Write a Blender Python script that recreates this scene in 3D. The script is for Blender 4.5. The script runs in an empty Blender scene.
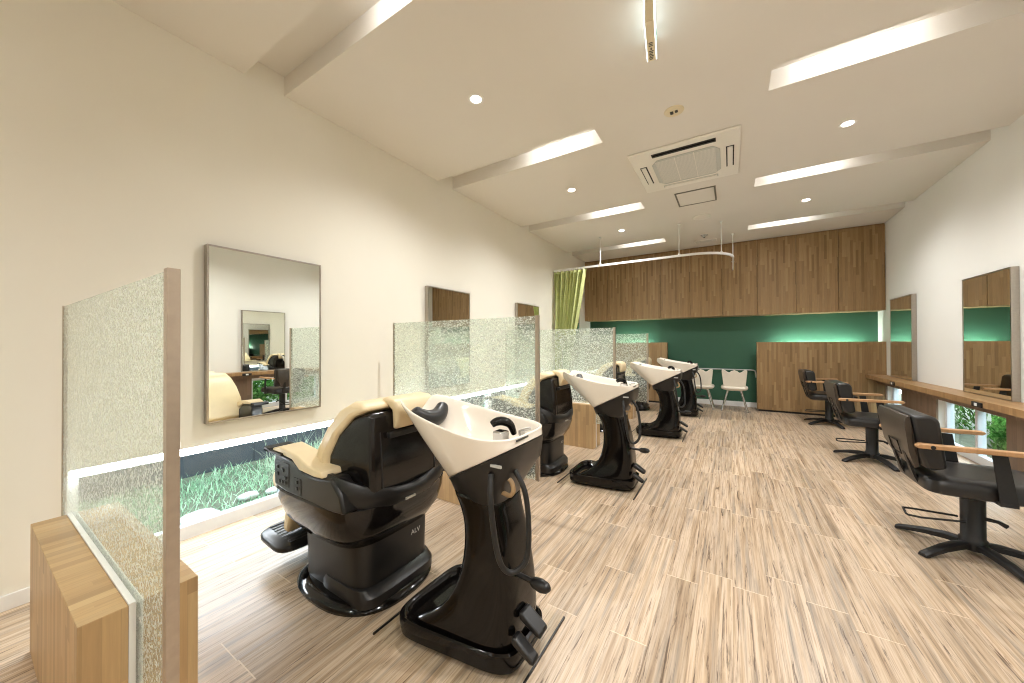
import bpy, bmesh, math, random
from mathutils import Vector, Matrix
random.seed(7)
C = bpy.context.scene.collection
SC = bpy.context.scene
PI = math.pi

# ------------------------------------------------------------------ camera
F_PX, YAW, PITCH, ROLL = 350.46, .5583, .0068, -.0031
cam = bpy.data.cameras.new('camera'); cam_o = bpy.data.objects.new('camera', cam); C.objects.link(cam_o)
cam.sensor_width = 36; cam.lens = F_PX / 1024 * 36; cam.clip_start = .02
fw = Vector((-math.sin(YAW) * math.cos(PITCH), math.cos(YAW) * math.cos(PITCH), math.sin(PITCH)))
rt = Vector((math.cos(YAW), math.sin(YAW), 0)); up = rt.cross(fw)
rt, up = rt * math.cos(ROLL) + up * math.sin(ROLL), up * math.cos(ROLL) - rt * math.sin(ROLL)
m = Matrix((rt, up, -fw)).transposed().to_4x4(); m.translation = (0, 0, 1.28)
cam_o.matrix_world = m
SC.camera = cam_o

# ------------------------------------------------------------------ sky, exposure, lamp strengths
W = bpy.data.worlds.new('sky'); SC.world = W; W.use_nodes = True
wn = W.node_tree.nodes; wl = W.node_tree.links
bg = wn['Background']
bg.inputs['Color'].default_value = (.80, .90, 1, 1); bg.inputs['Strength'].default_value = 6.5
SC.view_settings.view_transform = 'Standard'; SC.view_settings.look = 'None'
SC.view_settings.gamma = 1; SC.view_settings.use_curve_mapping = False
SC.view_settings.exposure = 0.52
SC.cycles.use_denoising = True; SC.cycles.filter_width = 1.1
SC.cycles.max_bounces = 14; SC.cycles.transparent_max_bounces = 24; SC.cycles.diffuse_bounces = 7
SC.cycles.caustics_reflective = False; SC.cycles.caustics_refractive = False
SC.cycles.sample_clamp_indirect = 6
WSTRIP = 46.0      # strip lamps under the left wall edge
TUBE = 24.0        # strip lamps in the ceiling recesses
SPOT = 112.0        # downlights (W)
BACKTUBE = 95.0    # strip lamps behind the low wooden panels

# ------------------------------------------------------------------ room numbers
XL, XR, ZC = -2.984, 2.153, 3.246
YP, YG, YB = 8.08, 8.47, -2.7
BAY = 1.98
ST = [1.28 + BAY * k for k in range(4)]      # the four stations along the room

# ------------------------------------------------------------------ materials
MATS = {}
def newmat(name):
    mt = bpy.data.materials.new(name); mt.use_nodes = True
    nt = mt.node_tree; nt.nodes.clear()
    out = nt.nodes.new('ShaderNodeOutputMaterial')
    MATS[name] = mt
    return mt, nt, out
def N(nt, t, **kw):
    n = nt.nodes.new(t)
    for k, v in kw.items():
        if k in n.inputs: n.inputs[k].default_value = v
        else: setattr(n, k, v)
    return n
def mth(nt, op, a, b=None, c=None):
    n = nt.nodes.new('ShaderNodeMath'); n.operation = op
    for i, v in enumerate((a, b, c)):
        if v is None: continue
        if isinstance(v, (int, float)): n.inputs[i].default_value = v
        else: nt.links.new(v, n.inputs[i])
    return n.outputs[0]
def srgb(r, g, b):
    f = lambda c: (c / 255 / 12.92) if c / 255 <= .04045 else ((c / 255 + .055) / 1.055) ** 2.4
    return (f(r), f(g), f(b), 1)
def ramp(nt, fac, stops, interp='LINEAR'):
    n = nt.nodes.new('ShaderNodeValToRGB'); n.color_ramp.interpolation = interp
    e = n.color_ramp.elements
    while len(e) < len(stops): e.new(.5)
    for i, (p, c) in enumerate(stops): e[i].position = p; e[i].color = c
    nt.links.new(fac, n.inputs[0]); return n.outputs[0]
def plain(name, col, rough=.5, metal=0, var=.04, scale=30, bump=0, coat=0, spec=.5, trans=0):
    mt, nt, out = newmat(name)
    p = N(nt, 'ShaderNodeBsdfPrincipled', Roughness=rough, Metallic=metal)
    p.inputs['Specular IOR Level'].default_value = spec
    p.inputs['Coat Weight'].default_value = coat
    if trans: p.inputs['Transmission Weight'].default_value = trans
    tc = N(nt, 'ShaderNodeTexCoord'); nz = N(nt, 'ShaderNodeTexNoise', Scale=scale, Detail=3)
    nt.links.new(tc.outputs['Object'], nz.inputs['Vector'])
    lo = tuple(c * (1 - var) for c in col[:3]) + (1,); hi = tuple(min(1, c * (1 + var)) for c in col[:3]) + (1,)
    nt.links.new(ramp(nt, nz.outputs['Fac'], [(.3, lo), (.7, hi)]), p.inputs['Base Color'])
    if bump:
        nb = N(nt, 'ShaderNodeTexNoise', Scale=scale * 6, Detail=4); nt.links.new(tc.outputs['Object'], nb.inputs['Vector'])
        b = N(nt, 'ShaderNodeBump', Strength=bump, Distance=.002); nt.links.new(nb.outputs['Fac'], b.inputs['Height'])
        nt.links.new(b.outputs[0], p.inputs['Normal'])
    nt.links.new(p.outputs[0], out.inputs[0]); return mt
def emit(name, col, s):
    mt, nt, out = newmat(name)
    e = N(nt, 'ShaderNodeEmission', Color=col, Strength=s); nt.links.new(e.outputs[0], out.inputs[0]); return mt

def strips(name, w, ln, cols, rough=.45, grain=.25, seam=.55):
    """laminated wood: narrow strips of differing tone along v of the UV map (metres)"""
    mt, nt, out = newmat(name); L = nt.links.new
    uv = N(nt, 'ShaderNodeUVMap'); s = N(nt, 'ShaderNodeSeparateXYZ'); L(uv.outputs[0], s.inputs[0])
    u = mth(nt, 'DIVIDE', s.outputs[0], w); iu = mth(nt, 'FLOOR', u)
    wn1 = N(nt, 'ShaderNodeTexWhiteNoise', noise_dimensions='1D'); L(iu, wn1.inputs['W'])
    v = mth(nt, 'ADD', mth(nt, 'DIVIDE', s.outputs[1], ln), mth(nt, 'MULTIPLY', wn1.outputs['Value'], 7.3)); iv = mth(nt, 'FLOOR', v)
    cb = N(nt, 'ShaderNodeCombineXYZ'); L(iu, cb.inputs[0]); L(iv, cb.inputs[1])
    wn2 = N(nt, 'ShaderNodeTexWhiteNoise', noise_dimensions='2D'); L(cb.outputs[0], wn2.inputs['Vector'])
    base = ramp(nt, wn2.outputs['Value'], [(i / (len(cols) - 1), c) for i, c in enumerate(cols)])
    # grain
    gc = N(nt, 'ShaderNodeCombineXYZ')
    L(mth(nt, 'MULTIPLY', s.outputs[0], 95), gc.inputs[0]); L(mth(nt, 'MULTIPLY', s.outputs[1], 5), gc.inputs[1]); L(mth(nt, 'MULTIPLY', wn2.outputs['Value'], 40), gc.inputs[2])
    nz = N(nt, 'ShaderNodeTexNoise', Scale=1, Detail=5, Roughness=.6); L(gc.outputs[0], nz.inputs['Vector'])
    g = mth(nt, 'ADD', mth(nt, 'MULTIPLY', mth(nt, 'SUBTRACT', nz.outputs['Fac'], .5), grain * 2.2), 1)
    fu = mth(nt, 'FRACT', u); ed = mth(nt, 'LESS_THAN', fu, .035)
    g = mth(nt, 'MULTIPLY', g, mth(nt, 'SUBTRACT', 1, mth(nt, 'MULTIPLY', ed, 1 - seam)))
    mx = N(nt, 'ShaderNodeMix', data_type='RGBA', blend_type='MULTIPLY'); mx.inputs[0].default_value = 1
    gcol = N(nt, 'ShaderNodeCombineColor')
    for i in range(3): L(g, gcol.inputs[i])
    L(base, mx.inputs[6]); L(gcol.outputs[0], mx.inputs[7])
    p = N(nt, 'ShaderNodeBsdfPrincipled', Roughness=rough); L(mx.outputs[2], p.inputs['Base Color']); L(p.outputs[0], out.inputs[0])
    return mt

def floor_mat():
    mt, nt, out = newmat('rustic_plank_floor'); L = nt.links.new
    uv = N(nt, 'ShaderNodeUVMap'); s = N(nt, 'ShaderNodeSeparateXYZ'); L(uv.outputs[0], s.inputs[0])
    w, ln = .155, .93
    u = mth(nt, 'DIVIDE', s.outputs[0], w); iu = mth(nt, 'FLOOR', u)
    w1 = N(nt, 'ShaderNodeTexWhiteNoise', noise_dimensions='1D'); L(iu, w1.inputs['W'])
    v = mth(nt, 'ADD', mth(nt, 'DIVIDE', s.outputs[1], ln), mth(nt, 'MULTIPLY', w1.outputs['Value'], 9.7)); iv = mth(nt, 'FLOOR', v)
    cb = N(nt, 'ShaderNodeCombineXYZ'); L(iu, cb.inputs[0]); L(iv, cb.inputs[1])
    w2 = N(nt, 'ShaderNodeTexWhiteNoise', noise_dimensions='2D'); L(cb.outputs[0], w2.inputs['Vector'])
    rnd = mth(nt, 'MULTIPLY', w2.outputs['Value'], 60)
    def nz(su, sv, detail=4, rough=.55, off=0, dist=0):
        c = N(nt, 'ShaderNodeCombineXYZ'); L(mth(nt, 'MULTIPLY', s.outputs[0], su), c.inputs[0]); L(mth(nt, 'MULTIPLY', s.outputs[1], sv), c.inputs[1]); L(mth(nt, 'ADD', rnd, off), c.inputs[2])
        n = N(nt, 'ShaderNodeTexNoise', Scale=1, Detail=detail, Roughness=rough, Distortion=dist); L(c.outputs[0], n.inputs['Vector']); return n.outputs['Fac']
    def mix(a, b, f):
        x = N(nt, 'ShaderNodeMix', data_type='RGBA')
        for sock, val in ((x.inputs[0], f), (x.inputs[6], a), (x.inputs[7], b)):
            if isinstance(val, (tuple, float)): sock.default_value = val
            else: L(val, sock)
        return x.outputs[2]
    col = ramp(nt, nz(46, 1.3, 5, .6), [(.30, srgb(158, 132, 104)), (.45, srgb(196, 171, 142)), (.58, srgb(215, 193, 168)), (.75, srgb(178, 147, 115))])
    grey = ramp(nt, nz(30, 1.1, 4, .6, 13), [(.53, (0, 0, 0, 1)), (.66, (1, 1, 1, 1))])
    col = mix(col, srgb(158, 146, 132), mth(nt, 'MULTIPLY', grey, .75))
    fine = ramp(nt, nz(150, 3.2, 6, .7, 31), [(.32, (.40, .37, .34, 1)), (.50, (1.02, 1.02, 1.02, 1))])
    mm = N(nt, 'ShaderNodeMix', data_type='RGBA', blend_type='MULTIPLY'); mm.inputs[0].default_value = .8; L(col, mm.inputs[6]); L(fine, mm.inputs[7]); col = mm.outputs[2]
    crack = ramp(nt, nz(60, 2.4, 6, .75, 47, .8), [(.575, (0, 0, 0, 1)), (.64, (1, 1, 1, 1))])
    col = mix(col, srgb(84, 62, 44), mth(nt, 'MULTIPLY', crack, .85))
    tone = N(nt, 'ShaderNodeMix', data_type='RGBA', blend_type='MULTIPLY'); tone.inputs[0].default_value = 1
    t = mth(nt, 'ADD', mth(nt, 'MULTIPLY', w2.outputs['Value'], .24), .70); tcx = N(nt, 'ShaderNodeCombineColor')
    for i in range(3): L(t, tcx.inputs[i])
    L(col, tone.inputs[6]); L(tcx.outputs[0], tone.inputs[7]); col = tone.outputs[2]
    fu, fv = mth(nt, 'FRACT', u), mth(nt, 'FRACT', v)
    eu = mth(nt, 'LESS_THAN', fu, .014); col = mix(col, srgb(120, 92, 64), mth(nt, 'MULTIPLY', eu, .45))
    ev = mth(nt, 'LESS_THAN', fv, .0045); col = mix(col, srgb(236, 218, 190), mth(nt, 'MULTIPLY', ev, .55))
    p = N(nt, 'ShaderNodeBsdfPrincipled', Roughness=.36); p.inputs['Specular IOR Level'].default_value = .45
    L(col, p.inputs['Base Color'])
    b = N(nt, 'ShaderNodeBump', Strength=.12, Distance=.002); L(nz(90, 2, 4, .6, 3), b.inputs['Height']); L(b.outputs[0], p.inputs['Normal'])
    L(p.outputs[0], out.inputs[0]); return mt

def crackle_mat():
    mt, nt, out = newmat('crackle_glass'); L = nt.links.new
    tc = N(nt, 'ShaderNodeTexCoord'); mp = N(nt, 'ShaderNodeMapping'); mp.inputs['Scale'].default_value = (1, .2, 1); L(tc.outputs['Object'], mp.inputs[0])
    nz = N(nt, 'ShaderNodeTexNoise', Scale=14, Detail=2); L(mp.outputs[0], nz.inputs['Vector'])
    ad = N(nt, 'ShaderNodeMix', data_type='RGBA', blend_type='ADD'); ad.inputs[0].default_value = .06; L(mp.outputs[0], ad.inputs[6]); L(nz.outputs['Color'], ad.inputs[7])
    v1 = N(nt, 'ShaderNodeTexVoronoi', feature='DISTANCE_TO_EDGE', Scale=105); L(ad.outputs[2], v1.inputs['Vector'])
    v2 = N(nt, 'ShaderNodeTexVoronoi', feature='F1', Scale=150); L(ad.outputs[2], v2.inputs['Vector'])
    cr = ramp(nt, v1.outputs['Distance'], [(.03, (1, 1, 1, 1)), (.13, (0, 0, 0, 1))])
    sp = N(nt, 'ShaderNodeSeparateColor'); L(v2.outputs['Color'], sp.inputs[0])
    spark = mth(nt, 'GREATER_THAN', sp.outputs[0], .80)
    fac = mth(nt, 'MINIMUM', mth(nt, 'ADD', mth(nt, 'ADD', mth(nt, 'MULTIPLY', cr, .20), mth(nt, 'MULTIPLY', spark, .55)), .09), .92)
    tr = N(nt, 'ShaderNodeBsdfTransparent', Color=(.90, .945, .905, 1))
    df = N(nt, 'ShaderNodeBsdfDiffuse', Color=(.92, .96, .90, 1)); tl = N(nt, 'ShaderNodeBsdfTranslucent', Color=(.95, .98, .94, 1))
    ms = N(nt, 'ShaderNodeMixShader'); ms.inputs[0].default_value = .5; L(df.outputs[0], ms.inputs[1]); L(tl.outputs[0], ms.inputs[2])
    m2 = N(nt, 'ShaderNodeMixShader'); L(fac, m2.inputs[0]); L(tr.outputs[0], m2.inputs[1]); L(ms.outputs[0], m2.inputs[2])
    gl = N(nt, 'ShaderNodeBsdfGlossy', Roughness=.03); fr = N(nt, 'ShaderNodeFresnel', IOR=1.35); ge = N(nt, 'ShaderNodeNewGeometry')
    m3 = N(nt, 'ShaderNodeMixShader'); L(mth(nt, 'MULTIPLY', mth(nt, 'MULTIPLY', fr.outputs[0], .8), mth(nt, 'SUBTRACT', 1, ge.outputs['Backfacing'])), m3.inputs[0]); L(m2.outputs[0], m3.inputs[1]); L(gl.outputs[0], m3.inputs[2])
    L(m3.outputs[0], out.inputs[0]); return mt

def clear_mat(name, tint, refl=.9):
    mt, nt, out = newmat(name); L = nt.links.new
    tr = N(nt, 'ShaderNodeBsdfTransparent', Color=tint); gl = N(nt, 'ShaderNodeBsdfGlossy', Roughness=.01); fr = N(nt, 'ShaderNodeFresnel', IOR=1.45); ge = N(nt, 'ShaderNodeNewGeometry')
    m3 = N(nt, 'ShaderNodeMixShader'); L(mth(nt, 'MULTIPLY', mth(nt, 'MULTIPLY', fr.outputs[0], refl), mth(nt, 'SUBTRACT', 1, ge.outputs['Backfacing'])), m3.inputs[0]); L(tr.outputs[0], m3.inputs[1]); L(gl.outputs[0], m3.inputs[2])
    L(m3.outputs[0], out.inputs[0]); return mt

WALL = plain('cream_wall_paint', srgb(232, 229, 218), .75, var=.012, scale=2, bump=.08)
WALLR = plain('white_wall_paint', srgb(232, 231, 225), .75, var=.012, scale=2, bump=.08)
CEIL = plain('ceiling_paint', srgb(225, 221, 214), .8, var=.01, scale=2)
GREEN = plain('dark_green_paint', srgb(46, 90, 68), .6, var=.03, scale=3)
WHITE = plain('white_painted_trim', srgb(232, 232, 230), .4, var=.01)
FRAMEW = plain('white_window_frame', srgb(226, 230, 236), .35, var=.01)
FLOOR = floor_mat()
CABW = strips('brown_strip_laminate', .034, .42, [srgb(124, 97, 62), srgb(144, 115, 76), srgb(152, 123, 84), srgb(136, 107, 70), srgb(162, 134, 94), srgb(130, 103, 68)], .5, .26, .8)
OAK = strips('oak_block_laminate', .036, .40, [srgb(166, 134, 92), srgb(186, 154, 110), srgb(176, 144, 102), srgb(158, 128, 90), srgb(194, 164, 120)], .42, .2, .8)
COUNT = strips('counter_wood', .045, .6, [srgb(142, 110, 72), srgb(160, 126, 86), srgb(150, 116, 78), srgb(168, 134, 94)], .42, .2, .85)
DARKW = strips('weathered_panel_wood', .06, .5, [srgb(128, 106, 88), srgb(142, 120, 102), srgb(120, 102, 88), srgb(134, 110, 92)], .55, .2, .85)
ARMW = strips('arm_wood', .05, 1.4, [srgb(166, 128, 88), srgb(178, 138, 98)], .4, .18, 1)
BEIGE = plain('beige_leather', srgb(226, 207, 170), .42, var=.03, scale=14, bump=.12)
WHITEL = plain('white_leather', srgb(226, 218, 202), .45, var=.02, scale=14, bump=.08)
BLACKL = plain('black_leather', srgb(30, 29, 29), .36, var=.08, scale=20, bump=.12)
GLOSS = plain('gloss_black_plastic', srgb(11, 9, 8), .10, var=.03, spec=.32)
GLOSSB = plain('gloss_dark_brown_plastic', srgb(22, 19, 18), .11, var=.05, spec=.42)
SATIN = plain('satin_black_plastic', srgb(20, 19, 19), .36, var=.05)
MATT = plain('matt_black_plastic', srgb(20, 19, 19), .5, var=.05)
SHELL = plain('brown_back_shell', srgb(64, 56, 49), .35, var=.06)
STEEL = plain('brushed_steel', srgb(176, 168, 158), .28, 1, var=.05, scale=60)
CHROME = plain('chrome', srgb(214, 214, 214), .12, 1, var=.02)
BRONZE = plain('bronze_metal_post', srgb(178, 164, 148), .34, .6, var=.05, scale=40)
CERAM = plain('white_ceramic', srgb(240, 232, 220), .12, var=.005, coat=.5)
RUBBER = plain('black_rubber', srgb(24, 24, 24), .5)
SILVERP = plain('silver_print', srgb(196, 196, 192), .35, .3)
GREYP = plain('grey_plastic', srgb(186, 188, 186), .5)
ACW = plain('white_plastic_panel', srgb(236, 233, 226), .45, var=.01)
ACG = plain('intake_grille_grey', srgb(196, 198, 194), .6, var=.02)
CREAMP = plain('cream_plastic', srgb(226, 214, 184), .45, var=.02)
TAN = plain('tan_hose', srgb(176, 146, 108), .5)
TEXTK = plain('dark_print', srgb(60, 60, 56), .6)
TEXTG = plain('green_print', srgb(30, 150, 96), .6)
MIRROR = plain('mirror_silver', (.90, .92, .88, 1), .0, 1, var=.0)
CRACK = crackle_mat()
PANE = clear_mat('window_glass', (.93, .97, .97, 1))
ACRYL = clear_mat('clear_acrylic', (.985, .99, .985, 1), .6)
LAMP = emit('lamp_tube', (1, 1, .99, 1), TUBE)
LAMPW = emit('window_strip_lamp', (.88, .94, 1, 1), WSTRIP)
LAMPB = emit('panel_lamp_tube', (.86, 1, .92, 1), BACKTUBE)
LENS = emit('downlight_lens', (1, .93, .82, 1), 14)
SIGNF = emit('sign_face', (.90, 1, .98, 1), 2.2)
EARTH = plain('garden_soil', srgb(86, 92, 74), .95, var=.25, scale=9)
FENCE = plain('dark_fence_board', srgb(62, 66, 74), .7, var=.08, scale=6)
ROCK = plain('garden_rock', srgb(176, 176, 172), .9, var=.15, scale=20)
SIDING = plain('white_siding', srgb(236, 240, 244), .7, var=.03, scale=6)
def leaf_mat(name, cols, tl=.3):
    mt, nt, out = newmat(name); L = nt.links.new
    tc = N(nt, 'ShaderNodeTexCoord'); nz = N(nt, 'ShaderNodeTexNoise', Scale=11, Detail=3); L(tc.outputs['Object'], nz.inputs['Vector'])
    c = ramp(nt, nz.outputs['Fac'], [(.3 + .4 * i / (len(cols) - 1), k) for i, k in enumerate(cols)])
    d = N(nt, 'ShaderNodeBsdfDiffuse'); t = N(nt, 'ShaderNodeBsdfTranslucent'); L(c, d.inputs[0]); L(c, t.inputs[0])
    ms = N(nt, 'ShaderNodeMixShader'); ms.inputs[0].default_value = tl; L(d.outputs[0], ms.inputs[1]); L(t.outputs[0], ms.inputs[2]); L(ms.outputs[0], out.inputs[0]); return mt
GRASS = leaf_mat('grass_blades', [srgb(96, 124, 100), srgb(150, 186, 152), srgb(200, 222, 196)])
IVY = leaf_mat('ivy_leaves', [srgb(44, 84, 40), srgb(78, 128, 58), srgb(130, 176, 96)])
CURT = leaf_mat('lime_green_curtain_cloth', [srgb(198, 206, 142), srgb(210, 217, 156)], .12)

# ------------------------------------------------------------------ helpers
def tag(o, label=None, cat=None, group=None, kind=None):
    if label: o['label'] = label
    if cat: o['category'] = cat
    if group: o['group'] = group
    if kind: o['kind'] = kind
    return o
def empty(name, loc, label=None, cat=None, group=None, rz=0):
    o = bpy.data.objects.new(name, None); C.objects.link(o); o.empty_display_size = .1
    o.location = loc; o.rotation_euler = (0, 0, rz); return tag(o, label, cat, group)
def build(name, bm, mat, parent=None, smooth=35, bevel=0, sub=0, seg=2):
    bmesh.ops.recalc_face_normals(bm, faces=bm.faces)
    uvl = bm.loops.layers.uv.verify()
    for f in bm.faces:
        n = f.normal; ax = max(range(3), key=lambda i: abs(n[i]))
        for lp in f.loops:
            c = lp.vert.co
            lp[uvl].uv = (c.x, c.y) if ax == 2 else ((c.x, c.z) if ax == 1 else (c.y, c.z))
    me = bpy.data.meshes.new(name); bm.to_mesh(me); bm.free()
    me.materials.append(mat)
    if smooth:
        for p in me.polygons: p.use_smooth = True
        me.set_sharp_from_angle(angle=math.radians(smooth))
    o = bpy.data.objects.new(name, me); C.objects.link(o)
    if parent: o.parent = parent
    if bevel:
        b = o.modifiers.new('bevel', 'BEVEL'); b.width = bevel; b.segments = seg; b.limit_method = 'ANGLE'; b.angle_limit = math.radians(40); b.harden_normals = False
    if sub:
        s = o.modifiers.new('sub', 'SUBSURF'); s.levels = sub; s.render_levels = sub
    return o
def box(bm, x0, x1, y0, y1, z0, z1):
    vs = [bm.verts.new((x, y, z)) for z in (z0, z1) for y in (y0, y1) for x in (x0, x1)]
    for f in ((0, 2, 3, 1), (4, 5, 7, 6), (0, 1, 5, 4), (2, 6, 7, 3), (0, 4, 6, 2), (1, 3, 7, 5)): bm.faces.new([vs[i] for i in f])
    return vs
def boxes(*bs):
    bm = bmesh.new()
    for b in bs: box(bm, *b)
    return bm
def loft(bm, rings, caps=(True, True), closed=False):
    vr = [[bm.verts.new(p) for p in r] for r in rings]
    n = len(vr[0]); R = len(vr)
    for i in range(R if closed else R - 1):
        a, b = vr[i], vr[(i + 1) % R]
        for j in range(n): bm.faces.new((a[j], a[(j + 1) % n], b[(j + 1) % n], b[j]))
    if not closed:
        if caps[0]: bm.faces.new(vr[0][::-1])
        if caps[1]: bm.faces.new(vr[-1])
    return vr
def sup(cx, cy, ax, ay, z, e=.5, n=40):
    """rounded rectangle ring in plan"""
    out = []
    for k in range(n):
        t = 2 * PI * (k + .5) / n; c, s = math.cos(t), math.sin(t)
        out.append((cx + ax * math.copysign(abs(c) ** e, c), cy + ay * math.copysign(abs(s) ** e, s), z))
    return out
def tube(bm, pts, r, n=10, closed=False, caps=True):
    pts = [Vector(p) for p in pts]; R = len(pts); rings = []; prev = None
    for i, p in enumerate(pts):
        if closed: t = pts[(i + 1) % R] - pts[i - 1]
        else: t = pts[min(i + 1, R - 1)] - pts[max(i - 1, 0)]
        t.normalize()
        if prev is None:
            a = Vector((0, 0, 1)) if abs(t.z) < .9 else Vector((1, 0, 0)); prev = (a - t * a.dot(t)).normalized()
        else: prev = (prev - t * prev.dot(t)).normalized()
        b = t.cross(prev); rr = r[i] if isinstance(r, (list, tuple)) else r
        rings.append([p + prev * (rr * math.cos(2 * PI * k / n)) + b * (rr * math.sin(2 * PI * k / n)) for k in range(n)])
    loft(bm, rings, (caps, caps), closed); return bm
def spline(pts, k=6):
    pts = [Vector(p) for p in pts]; P = [pts[0] * 2 - pts[1]] + pts + [pts[-1] * 2 - pts[-2]]; out = []
    for i in range(1, len(P) - 2):
        for j in range(k):
            t = j / k; a, b, c, d = P[i - 1], P[i], P[i + 1], P[i + 2]
            out.append(.5 * (2 * b + (c - a) * t + (2 * a - 5 * b + 4 * c - d) * t * t + (3 * b - a - 3 * c + d) * t ** 3))
    out.append(pts[-1]); return out
def prism(bm, prof, y0, y1, axis='y', taper=None):
    """prism of an (x,z) outline between y0 and y1; taper(x,z) scales y"""
    s = taper or (lambda x, z: 1)
    if axis == 'y': A = [(x, y0 * s(x, z), z) for x, z in prof]; B = [(x, y1 * s(x, z), z) for x, z in prof]
    elif axis == 'x': A = [(y0, x, z) for x, z in prof]; B = [(y1, x, z) for x, z in prof]
    else: A = [(x, z, y0) for x, z in prof]; B = [(x, z, y1) for x, z in prof]
    loft(bm, [A, B]); return bm
def lathe(bm, prof, cx=0, cy=0, n=24):
    loft(bm, [[(cx + r * math.cos(2 * PI * k / n), cy + r * math.sin(2 * PI * k / n), z) for k in range(n)] for r, z in prof]); return bm
def text_mesh(body, size, mat, name, parent, mx, depth=.0006):
    cu = bpy.data.curves.new('t', 'FONT'); cu.body = body; cu.size = size; cu.extrude = depth; cu.align_x = 'CENTER'; cu.align_y = 'CENTER'
    o = bpy.data.objects.new('t', cu); C.objects.link(o); bpy.context.view_layer.update()
    me = bpy.data.meshes.new_from_object(o.evaluated_get(bpy.context.evaluated_depsgraph_get())); bpy.data.objects.remove(o)
    me.transform(mx); me.materials.clear(); me.materials.append(mat)
    q = bpy.data.objects.new(name, me); C.objects.link(q); q.parent = parent; return q
def dup(root, loc, label, group=None, rz=None):
    r = root.copy(); C.objects.link(r); r.location = loc; r['label'] = label
    if group: r['group'] = group
    if rz is not None: r.rotation_euler = (0, 0, rz)
    for ch in list(root.children):
        c = ch.copy(); C.objects.link(c); c.parent = r
        for g in list(ch.children):
            d = g.copy(); C.objects.link(d); d.parent = c
    return r
def structure(name, bm, mat, parent=None, **kw):
    o = build(name, bm, mat, parent, **kw)
    if not parent: o['kind'] = 'structure'
    return o

# ------------------------------------------------------------------ room shell
structure('floor', boxes((XL - .13, XR + .13, YB - .1, YG + .1, -.1, 0)), FLOOR, smooth=0)
# ceiling with the recesses
slots = []
for k in range(-2, 4):
    far = 1.39 + 1.977 * k; slots.append((far - .27, far))
bs = []; y = YB - .1
for a, b in slots:
    bs.append((XL - .1, XR + .1, y, a, ZC, ZC + .15)); bs.append((-1.05, .26, a, b, ZC, ZC + .15)); y = b
bs.append((XL - .1, XR + .1, y, YG + .1, ZC, ZC + .15)); bs.append((XL - .1, XR + .1, YB - .1, YG + .1, ZC + .15, ZC + .25))
structure('ceiling', boxes(*bs), CEIL, smooth=0)
WZ = .61
structure('wall_left', boxes((XL - .13, XL, YB, YG + .1, WZ, ZC + .2), (XL - .13, XL, YB, .33, 0, WZ), (XL - .13, XL, 8.02, YG + .1, 0, WZ)), WALL, smooth=0)
rwin = [(1.16, 2.50), (3.14, 4.48), (5.12, 6.42), (7.45, 8.06)]
bs = [(XR, XR + .13, YB, YG + .1, WZ, ZC + .2)]; y = YB
for a, b in rwin: bs.append((XR, XR + .13, y, a, 0, WZ)); y = b
bs.append((XR, XR + .13, y, YG + .1, 0, WZ))
structure('wall_right', boxes(*bs), WALLR, smooth=0)
structure('wall_back', boxes((XL, XR, YG, YG + .1, 0, ZC)), GREEN, smooth=0)
structure('wall_front', boxes((XL, XR, YB - .1, YB, 0, ZC)), WALL, smooth=0)
structure('baseboard_left', boxes((XL, XL + .014, YB, .33, 0, .075)), WHITE, smooth=0, bevel=.003)
structure('baseboard_back', boxes((-1.3, .55, YG - .014, YG, 0, .10)), WHITE, smooth=0, bevel=.003)
# wooden facing of the low wall between the right-hand windows
y = YB
for i, (a, b) in enumerate(rwin + [(YP, YP)]):
    structure('trim_%d' % (i + 1), boxes((XR - .02, XR, y, a, 0, .70)), DARKW, smooth=0); y = b
# windows
def window(i, x, y0, y1, z0, z1, mull):
    r = bpy.data.objects.new('window_%d' % i, None); C.objects.link(r); r['kind'] = 'structure'
    t = .045
    bm = bmesh.new(); box(bm, x - .03, x + .03, y0, y1, z0, z0 + .085); box(bm, x - .03, x + .03, y0, y1, z1 - .05, z1)
    for yy in [y0 + t / 2, y1 - t / 2] + mull: box(bm, x - .03, x + .03, yy - t / 2, yy + t / 2, z0 + .085, z1 - .05)
    build('window_frame', bm, FRAMEW, r, smooth=0)
    build('pane', boxes((x - .004, x + .004, y0 + t, y1 - t, z0 + .085, z1 - .05)), PANE, r, smooth=0)
for i in range(4):
    a, b = ((.34, 2.255), (2.265, 4.245), (4.255, 6.225), (6.235, 8.01))[i]
    r = empty('strip_lamp', (XL - .05, (a + b) / 2, WZ - .028), ['cool white strip lamp along the top of the low window beneath the big left mirror', 'cool white strip lamp along the top of the second low left window', 'cool white strip lamp along the top of the third low left window', 'cool white strip lamp along the top of the farthest low left window'][i], 'lamp', 'strip lamps along the low left windows')
    hw = (b - a) / 2
    build('housing', boxes((-.012, .0, -hw, hw, -.026, .026)), WHITE, r, smooth=0)
    build('diffuser', boxes((.0, .012, -hw + .003, hw - .003, -.024, .024)), LAMPW, r, smooth=0)
edges = [.33, 2.26, 4.25, 6.23, 8.02]
for i in range(4): window(i + 1, XL - .095, edges[i], edges[i + 1], 0, WZ, [])
for i, (a, b) in enumerate(rwin): window(i + 5, XR + .085, a, b, 0, WZ, [a + .66] if b - a > .8 else [])

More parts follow.
